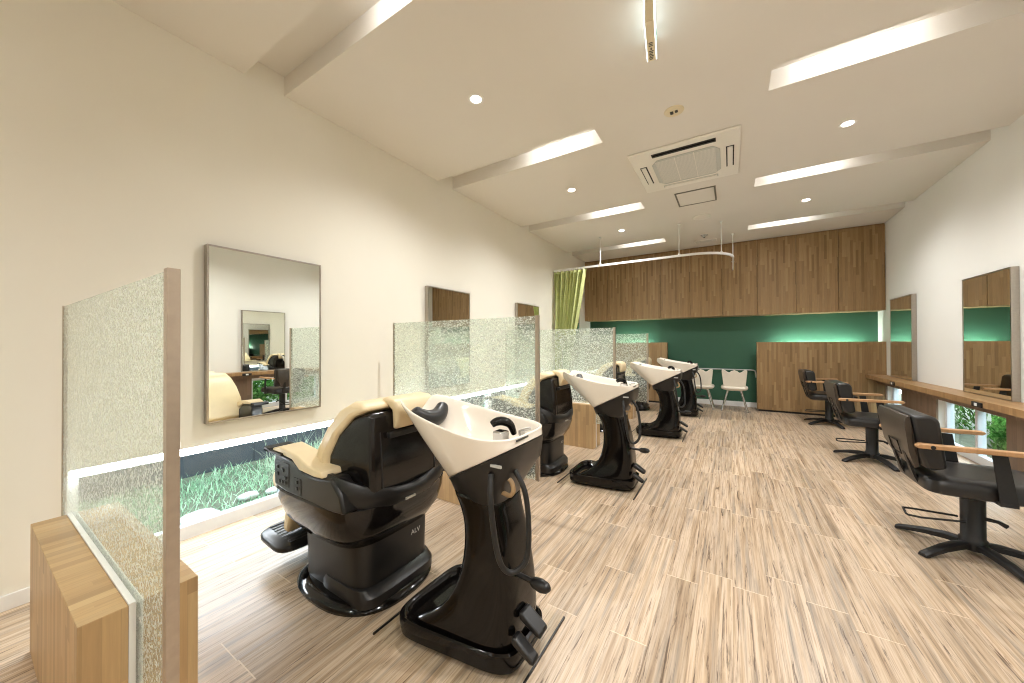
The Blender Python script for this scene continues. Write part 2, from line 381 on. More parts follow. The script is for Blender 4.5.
# ------------------------------------------------------------------ back wall units
seams = [2.150, 1.575, 1.005, .430, -.14, -.71, -1.28, -1.85, -2.42, -2.980]
low = 1.818
for i in range(9):
    x1, x0 = seams[i], seams[i + 1]
    names = ['against the right wall', 'second from the right wall', 'third from the right wall', 'fourth from the right wall', 'fifth from the right wall',
             'fourth from the curtain side', 'third from the curtain side', 'second from the curtain side', 'at the curtain end']
    r = empty('wall_cabinet', ((x0 + x1) / 2, YP, low), 'tall brown wood wall cabinet under the ceiling, ' + names[i], 'cabinet', 'wall cabinets along the back wall')
    hw = (x1 - x0) / 2 - .001
    build('carcass', boxes((-hw, hw, .022, YG - YP - .002, 0, ZC - low - .003)), CABW, r, smooth=0)
    build('door', boxes((-hw + .003, hw - .003, 0, .02, .0, ZC - low - .028)), CABW, r, smooth=0, bevel=.0015)
for (x0, x1, lab) in ((.414, XR - .002, 'long low brown wood partition on the right, behind the farthest black styling chair'), (XL + .002, -1.156, 'low brown wood partition on the left, behind the glass screens')):
    r = empty('low_partition', ((x0 + x1) / 2, YP, 0), lab, 'partition', 'low wooden partitions before the green wall')
    hw = (x1 - x0) / 2
    build('panel', boxes((-hw, hw, 0, .13, .035, 1.30)), CABW, r, smooth=0, bevel=.002)
    build('plinth', boxes((-hw + .02, hw - .02, .015, .12, 0, .035)), MATT, r, smooth=0)
for x0, x1, lab in ((.75, 1.95, 'strip lamp hidden behind the right wood partition, lighting the green wall'), (-2.35, -1.55, 'strip lamp hidden behind the left wood partition, lighting the green wall')):
    r = empty('strip_lamp', ((x0 + x1) / 2, YP + .28, 1.12), lab, 'lamp', 'strip lamps behind the partitions')
    hw = (x1 - x0) / 2
    build('housing', boxes((-hw, hw, -.05, -.036, -.04, .172), (-hw, hw, -.036, .108, -.04, -.02)), WHITE, r, smooth=0)  # unseen front board added to keep the lamp from spilling onto the ceiling
    bm = bmesh.new(); tube(bm, [(-hw + .03, .0, .02), (hw - .03, .0, .02)], .014); build('lamp_tube', bm, LAMPB, r)
# pipe rail on the green wall
bm = bmesh.new(); tube(bm, spline([(-1.15, YG - .05, .745), (.1, YG - .05, .745), (.33, YG - .05, .745), (.39, YG - .05, .735), (.41, YG - .05, .70), (.42, YG - .05, .60)], 4), .012)
r = build('pipe_rail', bm, GREYP); tag(r, 'thin grey pipe rail running along the green wall behind the white chairs', 'rail')

# ------------------------------------------------------------------ mirrors
def mirror(x, y0, y1, face, label, group):
    r = empty('wall_mirror', (x, (y0 + y1) / 2, .755), label, 'mirror', group)
    d = .05; hw = (y1 - y0) / 2; h = 1.195; s = face; t = .012
    bm = bmesh.new()
    for b in ((0, d, -hw, -hw + t, 0, h), (0, d, hw - t, hw, 0, h), (0, d, -hw + t, hw - t, 0, t), (0, d, -hw + t, hw - t, h - t, h)):
        xs = sorted((b[0] * s, b[1] * s)); box(bm, xs[0], xs[1], *b[2:])
    build('mirror_frame', bm, STEEL, r, smooth=0, bevel=.001)
    xs = sorted((.004 * s, (d - .003) * s)); build('mirror_glass', boxes((xs[0], xs[1], -hw + t, hw - t, t, h - t)), MIRROR, r, smooth=0)
lm = ['large square edged mirror on the left wall nearest the camera, above the garden window', 'tall mirror on the left wall half seen above the second crackle glass screen',
      'tall mirror on the left wall past the second screen post, reflecting curtain and wood', 'farthest mirror on the left wall, peeking out from behind the green curtain']
for i, yc in enumerate([1.274, 3.265, 5.245, 7.23]): mirror(XL + .001, yc - .38, yc + .38, 1, lm[i], 'mirrors on the left wall')
rm = ['mirror on the right wall nearest the camera, seen only in the big left mirror', 'mirror standing on the wood counter reflecting a black chair, at the right edge', 'farther mirror standing on the wood counter next to the back partition']
for i, yc in enumerate([3.35, 5.35, 7.36]): mirror(XR - .001, yc - .385, yc + .385, -1, rm[i], 'mirrors above the counter')

# ------------------------------------------------------------------ counter along the right wall
r = empty('wall_counter', (XR - .001, 3.5, 0), 'long brown wood counter shelf running along the right wall under the mirrors', 'counter')
build('worktop', boxes((-.25, 0, -4.5, YP - 3.5 - .002, .693, .755)), COUNT, r, smooth=0, bevel=.003)
build('apron', boxes((-.12, -.024, -4.5, YP - 3.5 - .002, .62, .692)), DARKW, r, smooth=0)
for i, yy in enumerate([2.97, 4.95, 6.92]):
    r = empty('power_outlet', (XR - .252, yy, .715), ['black outlet block on the counter front in line with the nearest mirror, outside the frame', 'black outlet block with white socket on the counter front before the nearer visible mirror', 'black outlet block with white socket on the counter front near the farther mirror'][i], 'outlet', 'outlets on the counter front')
    build('outlet_box', boxes((-.012, 0, -.075, .075, -.022, .022)), MATT, r, bevel=.003, smooth=0)
    build('socket', boxes((-.016, -.0125, -.022, .022, -.014, .014)), WHITE, r, bevel=.002, smooth=0)

# ------------------------------------------------------------------ crackle glass screens on wooden boxes
labs = ['nearest camera', 'second along the room', 'third along the room', 'farthest, next to the low partition']
for i in range(4):
    yg = .295 + BAY * i - (.0 if i < 1 else .015)
    ztop = (1.472, 1.487, 1.475, 1.45)[i]
    r = empty('glass_screen', (0, yg, 0), ['crackle glass screen nearest the camera with bronze edge post, in the front wood box', 'crackle glass screen between the first two salon chairs',
              'crackle glass screen beside the third salon chair, behind the second wash basin', 'farthest crackle glass screen, before the left wood partition'][i], 'glass screen', 'crackle glass screens between the chairs')
    build('crackle_pane', boxes((-2.75, -1.207, -.006, .006, .29, ztop - .004)), CRACK, r, smooth=0)
    build('edge_post', boxes((-1.207, -1.18, -.013, .013, .285, ztop)), BRONZE, r, smooth=0, bevel=.0015)
    build('rear_strip', boxes((-2.757, -2.75, -.009, .009, .29, ztop)), BRONZE, r, smooth=0)
    x1 = -1.475 if i == 0 else -1.42
    q = empty('wooden_plinth', (0, yg, 0), ['light oak block plinth at the lower left corner holding the nearest glass screen', 'oak block plinth of the second glass screen, behind the front wash basin', 'oak block plinth of the third glass screen, left of the second wash basin', 'oak block plinth of the farthest glass screen, mostly hidden'][i], 'plinth', 'oak plinths under the glass screens')
    build('front_block', boxes((-2.50, x1, -.115, -.0205, 0, .53)), OAK, q, smooth=0, bevel=.002)
    build('rear_block', boxes((-2.50, x1, .0095, .135, 0, .53)), OAK, q, smooth=0, bevel=.002)
    build('gasket', boxes((-2.50, x1 + .001, -.0204, -.0062, .0, .534), (-2.50, x1 + .001, .0062, .0094, .0, .532)), WHITE, q, smooth=0)

# ------------------------------------------------------------------ reclining salon chair (faces local +x)
def recliner():
    r = empty('salon_recliner', (0, 0, 0), 'x', 'salon chair', 'beige and black reclining salon chairs')
    bm = bmesh.new(); loft(bm, [sup(-.0, 0, .355, .30, 0, .8), sup(0, 0, .36, .305, .015, .8), sup(0, 0, .345, .29, .035, .8), sup(0, 0, .30, .25, .045, .8)])
    build('base_plate', bm, GLOSS, r, smooth=50)
    bm = bmesh.new(); loft(bm, [sup(-.01, 0, .27, .225, .035, .35), sup(-.01, 0, .272, .227, .16, .35), sup(-.01, 0, .275, .23, .30, .35), sup(-.01, 0, .25, .21, .40, .4)])
    ped = build('pedestal', bm, SATIN, r, smooth=40)
    bm = bmesh.new(); loft(bm, [sup(-.12, 0, .205, .24, .03, .4), sup(-.12, 0, .205, .24, .075, .4), sup(-.11, 0, .185, .232, .105, .4), sup(-.10, 0, .15, .20, .112, .4)])
    build('skirt', bm, SATIN, r, smooth=40)
    q = text_mesh('ALV', .036, SILVERP, 'lettering', ped, Matrix.Translation((-.2862, -.10, .262)) @ Matrix.Rotation(-PI / 2, 4, 'Z') @ Matrix.Rotation(PI / 2, 4, 'X'))
    q['label'] = 'silver lettering'
    # hull
    bm = bmesh.new()
    loft(bm, [sup(-.0, 0, .20, .21, .285, .5), sup(.0, 0, .29, .275, .315, .5), sup(.015, 0, .355, .325, .39, .5), sup(.025, 0, .39, .345, .47, .5), sup(.03, 0, .40, .35, .525, .5), sup(.03, 0, .375, .33, .54, .5)])
    hull = build('hull', bm, GLOSSB, r, smooth=50)
    bm = bmesh.new(); tube(bm, [(-.21, -.03, .522), (-.21, .03, .522)], .004)
    # rear cowl sweeping around the back
    path = spline([(-.06, .300, .60), (-.16, .318, .61), (-.27, .300, .60), (-.345, .20, .56), (-.372, 0, .54), (-.345, -.20, .56), (-.27, -.300, .60), (-.16, -.318, .61), (-.06, -.300, .60)], 5)
    bm.free(); bm = bmesh.new(); rings = []
    for i, p in enumerate(path):
        t = i / (len(path) - 1); w = (.035 + .040 * abs(math.cos(PI * t))) * min(1, .45 + 4 * min(t, 1 - t)); d = Vector((p.x, p.y, 0)); d = d.normalized() * .022
        a = Vector((0, 0, w))
        rings.append([p - d - a, p + d * .2 - a * 1.0, p + d - a * .3, p + d * .9 + a * .6, p + d * .2 + a, p - d + a * .95])
    loft(bm, rings); cowl = build('rear_cowl', bm, SATIN, r, smooth=50)
    bm = bmesh.new(); box(bm, -.3975, -.389, -.0, .06, .515, .525); build('badge', bm, SILVERP, cowl, smooth=0)
    # seat and leg rest
    bm = bmesh.new(); prism(bm, [(-.22, .47), (-.22, .56), (.0, .555), (.22, .565), (.38, .59), (.45, .575), (.485, .54), (.48, .48), (.44, .45), (.3, .455)], -.235, .235, taper=lambda x, z: 1.18 if x > .33 else 1)
    build('seat', bm, BEIGE, r, bevel=.03, seg=4, smooth=60)
    bm = bmesh.new(); prism(bm, [(.40, .45), (.465, .455), (.49, .40), (.50, .28), (.52, .18), (.46, .165), (.43, .27), (.40, .38)], -.20, .20)
    build('leg_rest', bm, BEIGE, r, bevel=.02, seg=3, smooth=60)
    bm = bmesh.new(); box(bm, .40, .46, -.05, .05, .14, .44); build('footrest_arm', bm, SATIN, r, bevel=.008)
    bm = bmesh.new(); loft(bm, [[(x, y, z + (.0 if x < .6 else .0) + .10 * max(0, x - .42)) for x, y, z in sup(.50, 0, ax, ay, zz, .4)] for ax, ay, zz in ((.145, .27, .105), (.16, .285, .118), (.16, .285, .138), (.15, .275, .148))])
    fr = build('footrest', bm, SATIN, r, smooth=50); fr['label'] = 'black ribbed footrest'
    bm = bmesh.new()
    for k in range(9):
        x = .38 + k * .03; box(bm, x, x + .010, -.22, .22, .147 + .1 * max(0, x - .42), .153 + .1 * max(0, x - .42))
    build('tread_pattern', bm, RUBBER, fr, smooth=0)
    # arms
    for s in (1, -1):
        pr = [(.30, .54), (.31, .66), (.29, .715), (.10, .70), (.03, .66), (-.10, .655), (-.22, .67), (-.29, .61), (-.32, .53), (.0, .50)]
        bm = bmesh.new(); prism(bm, pr, .245 * s, .34 * s)
        a = build('arm_housing', bm, SATIN, r, bevel=.014, seg=3, smooth=50)
        pad = [(.30, .735), (.22, .755), (.06, .735), (-.04, .705), (-.16, .695), (-.17, .665), (-.10, .66), (.03, .668), (.10, .708), (.29, .722)]
        bm = bmesh.new(); prism(bm, pad, .235 * s, .352 * s); build('arm_pad', bm, BEIGE, r, bevel=.012, seg=3, smooth=60)
        bm = bmesh.new(); box(bm, .18, .37, min(.30 * s, .362 * s), max(.30 * s, .362 * s), .712, .727); box(bm, .31, .37, min(.235 * s, .362 * s), max(.235 * s, .362 * s), .712, .735)
        build('arm_edge', bm, MATT, a, bevel=.004)
        y = .3405 * s
        b2 = bmesh.new(); box(b2, .145, .285, min(y, y + .002 * s), max(y, y + .002 * s), .555, .675); box(b2, .03, .10, min(y, y + .002 * s), max(y, y + .002 * s), .54, .62)
        pn = build('control_panel', b2, RUBBER, a, bevel=.001, smooth=0)
        for kx, kz in ((.255, .645), (.255, .61), (.20, .635), (.175, .60), (.235, .575), (.205, .575), (.175, .575), (.065, .60), (.065, .57)):
            b2 = bmesh.new(); box(b2, kx - .009, kx + .009, min(y + .002 * s, y + .007 * s), max(y + .002 * s, y + .007 * s), kz - .008, kz + .008)
            build('button', b2, SATIN, a, bevel=.003)
    # backrest: beige cushion in front, black shell behind
    tp = lambda x, z: 1 - .22 * max(0, (z - .72) / .28) ** 1.6
    cush = [(.03, .55), (.035, .66), (.01, .76), (-.045, .87), (-.115, .955), (-.20, 1.0), (-.275, 1.0), (-.31, .97), (-.22, .93), (-.14, .84), (-.09, .74), (-.08, .62), (-.09, .55)]
    bm = bmesh.new(); prism(bm, cush, -.285, .285, taper=tp); bk = build('backrest', bm, BEIGE, r, bevel=.025, seg=4, smooth=60)
    sh = [(-.10, .52), (-.075, .62), (-.085, .74), (-.135, .84), (-.215, .925), (-.29, .955), (-.325, .94), (-.335, .86), (-.355, .70), (-.36, .58), (-.33, .50)]
    bm = bmesh.new(); prism(bm, sh, -.272, .272, taper=lambda x, z: tp(x, z) * (1 - .18 * max(0, (-.2 - x) / .16)))
    shl = build('back_shell', bm, GLOSSB, r, bevel=.02, seg=3, smooth=50)
    bm = bmesh.new(); box(bm, -.365, -.335, -.13, .13, .825, .855); build('shell_slot', bm, RUBBER, shl, bevel=.006)
    for sy in (-1, 1):
        bm = bmesh.new(); tube(bm, [(-.334, .165 * sy, .86), (-.352, .17 * sy, .72), (-.360, .17 * sy, .60)], .004, 6); build('shell_seam', bm, RUBBER, shl)
    # head pillow
    bm = bmesh.new(); prism(bm, [(-.225, .99), (-.28, 1.015), (-.345, 1.005), (-.375, .97), (-.378, .91), (-.365, .865), (-.335, .86), (-.33, .95), (-.28, .985)], -.155, .095)
    build('head_pillow', bm, BEIGE, r, bevel=.014, seg=3, smooth=60)
    return r
rec = recliner()
rl = ['beige and black reclining salon chair nearest the camera, below the big left mirror', 'beige and black reclining salon chair just past the second glass screen post',
      'reclining salon chair third along the room, seen through glass above the second wash basin', 'farthest reclining salon chair, seen through glass behind the third wash basin']
for i, (x, yy) in enumerate([(-1.755, 1.25), (-1.78, 3.27), (-1.72, 5.27), (-1.70, 7.17)]):
    o = rec if i == 0 else dup(rec, (0, 0, 0), rl[i])
    o['label'] = rl[i]; o.location = (x, yy, 0); o.rotation_euler = (0, 0, PI)

# ------------------------------------------------------------------ shampoo basin unit (neck notch towards local +x)
def basin():
    r = empty('wash_basin_stand', (0, 0, 0), 'x', 'wash basin', 'hairwashing basins on black stands')
    bm = bmesh.new(); box(bm, -.32, .36, -.265, .265, .001, .007); pl = build('floor_plate', bm, ACRYL, r, smooth=0); pl['label'] = 'clear floor plate'
    for x0, x1 in ((-.3215, -.3145), (.3545, .3615)):
        bm = bmesh.new(); box(bm, x0, x1, -.265, .265, .001, .009); build('plate_edge', bm, SATIN, pl, smooth=0)
    tp = lambda x: .68 + .32 * min(1, max(0, (x + .29) / .50))
    def tray(cx, ax, ay, z, e=.36): return [(x, y * tp(x), zz) for x, y, zz in sup(cx, 0, ax, ay, z, e, 56)]
    bm = bmesh.new(); loft(bm, [tray(0, .265, .205, .010), tray(0, .272, .212, .022), tray(0, .285, .228, .03), tray(0, .29, .235, .075), tray(0, .288, .234, .096), tray(0, .278, .224, .102), tray(0, .265, .21, .095), tray(0, .25, .195, .055)])
    build('base_tray', bm, GLOSS, r, smooth=50)
    tab = [(.055, .268, -.262, .212), (.085, .245, -.265, .206), (.12, .185, -.268, .195), (.155, .125, -.27, .18), (.20, .075, -.27, .162), (.26, .035, -.268, .145), (.34, .003, -.258, .130), (.43, -.012, -.242, .119), (.52, -.008, -.222, .112), (.58, .012, -.205, .111), (.63, .042, -.195, .112), (.672, .072, -.19, .114)]
    n = 56; bm = bmesh.new(); rings = []
    for z, fr, re, ay in tab:
        cx, ax = (fr + re) / 2, (fr - re) / 2; rg_ = []
        lowf = max(0, 1 - (z - .055) / .33)
        for x, y, _ in sup(cx, 0, ax, ay, 0, .44, n):
            y *= 1 - (1 - tp(x)) * lowf
            if x > cx:
                d = 1 - (abs(y) / (ay * .86)) ** 2.6
                if d > 0: x -= d * .12 * min(1, lowf * 1.8) * (x - cx) / ax
            rg_.append((x, y, z))
        rings.append(rg_)
    loft(bm, rings); build('column', bm, GLOSS, r, smooth=60, sub=1)
    def tilt(x): return .684 + (.09 - x) * .535     # plane between housing and bowl
    fx = lambda x: 1 - .38 * max(0, (x + .12) / .20) ** 1.2
    def ring(cx, ax, ay, e, fz): return [(x, y * fx(x), fz(x, y)) for x, y, _ in sup(cx, 0, ax, ay, 0, e, 48)]
    bm = bmesh.new()
    loft(bm, [ring(-.058, .13, .118, .5, lambda x, y: .63), ring(-.06, .138, .122, .5, lambda x, y: .64), ring(-.072, .15, .135, .5, lambda x, y: .643 + max(0, .0 - x) * .25),
              ring(-.10, .185, .18, .52, lambda x, y: tilt(x) - .012 - max(0, .05 - x) * .22), ring(-.10, .193, .19, .52, lambda x, y: tilt(x) - .004), ring(-.10, .18, .176, .52, lambda x, y: tilt(x))])
    hs = build('housing', bm, SATIN, r, smooth=50)
    bm = bmesh.new(); box(bm, -.262, -.215, .172, .1795, .818, .828); build('badge', bm, SILVERP, hs, smooth=0)
    # bowl
    def rimring(ax, ay, cx, dz, notch=1):
        out = []
        for x, y, _ in sup(cx, 0, ax, ay, 0, .54, 48):
            tx = max(0, (x + .287) / .675)
            yy = y * (1 - .30 * tx ** 1.6)
            z = .908 + .108 * tx ** 1.9 + dz
            if x > .06: z -= notch * .085 * ((x - .06) / .31) ** 1.3 * math.exp(-(yy / .085) ** 4)
            out.append((x, yy, z))
        return out
    bot = ring(-.10, .19, .187, .52, lambda x, y: tilt(x)); bot0 = ring(-.10, .185, .182, .52, lambda x, y: tilt(x) - .001)
    rim_o = rimring(.337, .222, .050, 0)
    mid = [tuple(Vector(a).lerp(Vector(b), .5) + Vector((.0, (.004 if a[1] > 0 else -.004), -.003))) for a, b in zip(bot, rim_o)]
    rim_m = rimring(.340, .225, .050, .007); rim_t = rimring(.333, .218, .050, .013); rim_i = rimring(.320, .205, .048, .007)
    in1 = [(x * .86 - .012, y * .93, z - .06) for x, y, z in rimring(.320, .205, .048, 0, .7)]
    in2 = [(x, y, min(.81, tilt(x) + .09)) for x, y, _ in sup(-.06, 0, .20, .14, 0, .7, 48)]
    in3 = [(x, y, min(.765, tilt(x) + .06)) for x, y, _ in sup(-.06, 0, .11, .08, 0, .9, 48)]
    bot2 = [tuple(Vector(a).lerp(Vector(b), .06)) for a, b in zip(bot, rim_o)]
    bm = bmesh.new(); loft(bm, [bot0, bot, bot2, mid, rim_o, rim_m, rim_t, rim_i, in1, in2, in3]); bw = build('bowl', bm, CERAM, r, smooth=70, sub=1)
    bw['label'] = 'white ceramic bowl'
    bm = bmesh.new(); box(bm, -.2905, -.2865, .02, .11, .905, .912); build('spec_print', bm, TEXTK, bw, smooth=0)
    bm = bmesh.new(); lathe(bm, [(.0, .79), (.028, .79), (.028, .796), (.0, .796)], -.06, 0, 20); build('drain', bm, CHROME, bw)
    pts = spline([(.285, .098, .975), (.275, .078, .945), (.262, .04, .922), (.258, 0, .916), (.262, -.04, .922), (.275, -.078, .945), (.285, -.098, .975)], 5)
    bm = bmesh.new(); tube(bm, pts, [.018 + .026 * math.sin(PI * k / (len(pts) - 1)) ** .5 for k in range(len(pts))], 14)
    nk = build('neck_cushion', bm, BLACKL, r, smooth=70, sub=1); nk['label'] = 'black neck cushion'
    bm = bmesh.new(); pts = spline([(-.125, .045, .938), (-.14, .03, .950), (-.16, .008, .951), (-.182, -.015, .934), (-.195, -.028, .89)], 5)
    tube(bm, pts, [.010 + .010 * math.sin(PI * min(1, .15 + k / 26)) for k in range(21)], 12); build('shower_head', bm, GLOSS, r, smooth=60, sub=1)
    bm = bmesh.new(); box(bm, -.215, -.165, .045, .095, .86, .928); mxr = build('mixer', bm, CHROME, r, bevel=.006)
    bm = bmesh.new(); tube(bm, [(-.235, -.02, .86), (-.235, -.02, .915)], .013); tube(bm, [(-.225, -.02, .912), (-.262, -.05, .922)], .007); build('tap_lever', bm, CHROME, mxr)
    bm = bmesh.new(); tube(bm, spline([(-.215, .175, .79), (-.235, .205, .70), (-.255, .20, .54), (-.27, .175, .455), (-.30, .145, .435), (-.335, .115, .48), (-.335, .10, .60), (-.315, .095, .72), (-.265, .095, .80)], 7), .0105, 10)
    build('hose', bm, RUBBER, r, smooth=70)
    bm = bmesh.new(); tube(bm, spline([(-.24, .10, .76), (-.262, .10, .74), (-.268, .102, .71), (-.25, .10, .69), (-.20, .08, .685)], 5), .009, 10); build('drain_pipe', bm, TAN, r, smooth=70)
    bm = bmesh.new(); tube(bm, [(-.25, .05, .36), (-.345, .06, .36)], .010); pts = [(-.325, .06, .36), (-.34, .06, .36), (-.37, .065, .362), (-.395, .068, .364), (-.408, .07, .365)]
    tube(bm, pts, [.014, .021, .024, .019, .008], 12); build('height_lever', bm, SATIN, r, smooth=60)
    for y0, y1, k in ((.005, .07, .06), (.078, .125, .0)):
        bm = bmesh.new(); prism(bm, [(-.27, .165 + k), (-.285, .168 + k), (-.365, .115 + k), (-.368, .10 + k), (-.35, .098 + k), (-.27, .14 + k)], y0, y1); build('pedal', bm, SATIN, r, bevel=.006)
    return r
bas = basin()
bl = ['white wash basin on glossy black stand nearest the camera', 'white wash basin on black stand, second of the row, before the third glass screen',
      'white wash basin on black stand, third along the row', 'farthest white wash basin on black stand, next to the white chairs']
for i, (x, yy) in enumerate([(-.985, 1.255), (-1.0, 3.22), (-.86, 5.28), (-.78, 6.98)]):
    o = bas if i == 0 else dup(bas, (0, 0, 0), bl[i])
    o['label'] = bl[i]; o.location = (x, yy, 0); o.rotation_euler = (0, 0, PI)

# ------------------------------------------------------------------ black styling chair (faces local +x)
def styling():
    r = empty('styling_chair', (0, 0, 0), 'x', 'styling chair', 'black styling chairs with wooden arms')
    for k in range(5):
        a = math.radians(72 * k); bm = bmesh.new(); rings = []
        for t, hw, zt, zb in ((.03, .026, .082, .05), (.11, .026, .082, .045), (.20, .025, .066, .034), (.285, .023, .042, .014), (.325, .023, .030, .004), (.336, .020, .022, .004)):
            rings.append([(t, -hw, zb), (t, hw, zb), (t, hw, zt - .008), (t, hw * .6, zt), (t, -hw * .6, zt), (t, -hw, zt - .008)])
        loft(bm, rings); bmesh.ops.rotate(bm, verts=bm.verts, cent=(0, 0, 0), matrix=Matrix.Rotation(a, 3, 'Z'))
        build('leg', bm, MATT, r, smooth=40)
    bm = bmesh.new(); lathe(bm, [(.056, .035), (.058, .05), (.058, .095), (.050, .105), (.050, .36), (.040, .365), (.040, .40)]); build('pump_column', bm, MATT, r, smooth=40)
    bm = bmesh.new(); box(bm, -.16, .16, -.14, .14, .385, .402); build('seat_plate', bm, MATT, r, bevel=.004)
    bm = bmesh.new(); loft(bm, [sup(.015, 0, .255, .225, .395, .22), sup(.015, 0, .275, .248, .405, .22), sup(.015, 0, .28, .252, .44, .22), sup(.015, 0, .275, .248, .475, .22), sup(.015, 0, .255, .228, .492, .3), sup(.015, 0, .18, .16, .497, .4)])
    build('seat', bm, BLACKL, r, smooth=50)
    # back
    pr = [(-.175, .545), (-.205, .825), (-.235, .85), (-.325, .845), (-.30, .66), (-.265, .535), (-.225, .53)]
    bm = bmesh.new(); prism(bm, pr, -.235, .235); build('backrest', bm, BLACKL, r, bevel=.02, seg=4, smooth=60)
    pr = [(-.262, .52), (-.302, .66), (-.328, .84), (-.342, .838), (-.352, .80), (-.325, .62), (-.285, .515)]
    bm = bmesh.new(); prism(bm, pr, -.232, .232, taper=lambda x, z: 1 if z > .66 else .62 + .38 * max(0, (z - .51)) / .15)
    sh = build('back_shell', bm, SHELL, r, bevel=.004, smooth=40); sh['label'] = 'brown plastic back shell'
    bm = bmesh.new(); tube(bm, [(-.337, -.07, .655), (-.337, .07, .655), (-.318, .07, .575), (-.318, -.07, .575)], .004, 6, True); build('shell_handle', bm, MATT, sh)
    for s in (1, -1):
        bm = bmesh.new(); pts = spline([(-.325, .10 * s, .66), (-.295, .10 * s, .53), (-.265, .10 * s, .435), (-.23, .10 * s, .40), (-.15, .10 * s, .393), (-.06, .10 * s, .393)], 4); rings = []
        for i, p in enumerate(pts):
            t = (pts[min(i + 1, len(pts) - 1)] - pts[max(i - 1, 0)]).normalized(); nn = Vector((-t.z, 0, t.x)) * .006; wv = Vector((0, .02, 0))
            rings.append([p - nn - wv, p - nn + wv, p + nn + wv, p + nn - wv])
        loft(bm, rings); build('back_bracket', bm, MATT, r, smooth=50)
        y0, y1 = sorted((.268 * s, .312 * s))
        bm = bmesh.new(); prism(bm, [(-.32, .668), (.15, .675), (.165, .688), (.155, .700), (-.31, .695), (-.325, .682)], y0, y1)
        arm = build('armrest', bm, ARMW, r, bevel=.004, smooth=40); arm['label'] = 'wooden armrest'
        bm = bmesh.new(); tube(bm, [(-.26, .3115 * s, .68), (-.26, .3135 * s, .68)], .011, 12); build('arm_bolt', bm, MATT, arm)
        y0, y1 = sorted((.262 * s, .272 * s))
        bm = bmesh.new(); prism(bm, [(-.035, .668), (.020, .668), (.055, .415), (-.01, .415)], y0 + .012 * s, y1 + .012 * s); box(bm, -.01, .055, min(.18 * s, .284 * s), max(.18 * s, .284 * s), .395, .415)
        build('arm_support', bm, MATT, r, bevel=.002, smooth=40)
    bm = bmesh.new(); tube(bm, [(-.05, -.055, .205), (-.24, -.085, .195), (-.29, -.07, .193), (-.295, -.05, .193), (-.28, .05, .195), (-.24, .05, .198), (-.05, .03, .205)], .0065, 8)
    tube(bm, [(.03, -.03, .235), (.08, -.045, .232), (.11, -.05, .215)], [.012, .010, .013], 8)
    pl = build('pump_lever', bm, MATT, r, smooth=60)
    return r
sty = styling()
sl = ['black styling chair with wooden arms nearest the camera, at the right edge', 'middle black styling chair with wooden arms of the three along the counter', 'farthest black styling chair with wooden arms, beside the back partition']
for i, (x, yy, a) in enumerate([(1.235, 3.28, 0), (1.29, 5.29, 0), (1.305, 7.32, 0)]):
    o = sty if i == 0 else dup(sty, (0, 0, 0), sl[i]); o['label'] = sl[i]; o.location = (x, yy, 0); o.rotation_euler = (0, 0, a)

# ------------------------------------------------------------------ white chairs with crown-shaped backs (back towards local -y)
def crown():
    r = empty('crown_chair', (0, 0, 0), 'x', 'chair', 'white crown-backed chairs')
    bm = bmesh.new(); loft(bm, [sup(0, 0, .19, .18, .40, .5), sup(0, 0, .215, .205, .415, .5), sup(0, 0, .22, .21, .44, .5), sup(0, 0, .21, .20, .462, .5), sup(0, 0, .15, .14, .47, .6)]); build('seat', bm, WHITEL, r, smooth=60)
    top = [(-.205, .765), (-.185, .785), (-.15, .775), (-.105, .74), (-.08, .732), (-.045, .762), (0, .778), (.045, .762), (.08, .732), (.105, .74), (.15, .775), (.185, .785), (.205, .765)]
    prof = [(-.17, .415), (-.178, .50), (-.19, .62)] + top + [(.19, .62), (.178, .50), (.17, .415), (.12, .39), (-.12, .39)]
    A, B = [], []
    for x, z in prof:
        y = -.195 + .06 * (x / .2) ** 2 - .10 * (z - .4); A.append((x, y - .018, z)); B.append((x, y + .022, z))
    bm = bmesh.new(); loft(bm, [A, B]); build('backrest', bm, WHITEL, r, bevel=.01, seg=3, smooth=60)
    for sx in (-1, 1):
        for sy in (-1, 1):
            bm = bmesh.new(); tube(bm, [(.10 * sx, .10 * sy, .405), (.205 * sx, .19 * sy, .001)], [.020, .015], 12); build('leg', bm, CHROME, r, smooth=50)
    return r
cr = crown(); cr['label'] = 'white crown-backed chair standing fully in view beside the right wood partition'; cr.location = (.05, 7.93, 0)
dup(cr, (-.50, 7.93, 0), 'white crown-backed chair partly hidden behind the farthest wash basin')

# ------------------------------------------------------------------ curtain and rail
RZ, RY = 2.72, 6.34
pts = [(XL + .01, RY, RZ), (-.75, RY, RZ), (-.55, RY, RZ)] + [(-.55 + .59 * math.sin(t), RY + .59 - .59 * math.cos(t), RZ) for t in [PI / 2 * k / 12 for k in range(1, 13)]] + [(.04, YP - .004, RZ)]
r = empty('curtain_rail', (0, 0, 0), 'white curved curtain rail hanging from the ceiling on thin rods', 'curtain rail')
bm = bmesh.new(); rings = []
P = [Vector(p) for p in pts]
for i, p in enumerate(P):
    t = (P[min(i + 1, len(P) - 1)] - P[max(i - 1, 0)]).normalized(); nn = Vector((-t.y, t.x, 0)) * .014; u = Vector((0, 0, .017))
    rings.append([p - nn - u, p + nn - u, p + nn + u, p - nn + u])
loft(bm, rings); build('rail', bm, WHITE, r, smooth=30)
for x, yy in ((-2.035, RY), (-.713, RY), (-.12, 6.55), (.04, 7.42)):
    bm = bmesh.new(); lathe(bm, [(.022, RZ + .017), (.022, RZ + .022), (.007, RZ + .05), (.007, ZC - .03), (.024, ZC - .008), (.024, ZC - .001)], x, yy, 12); build('hanger_rod', bm, WHITE, r, smooth=40)
r = empty('curtain', (0, 0, 0), 'lime green pleated curtain tied back at the far left end of the rail', 'curtain')
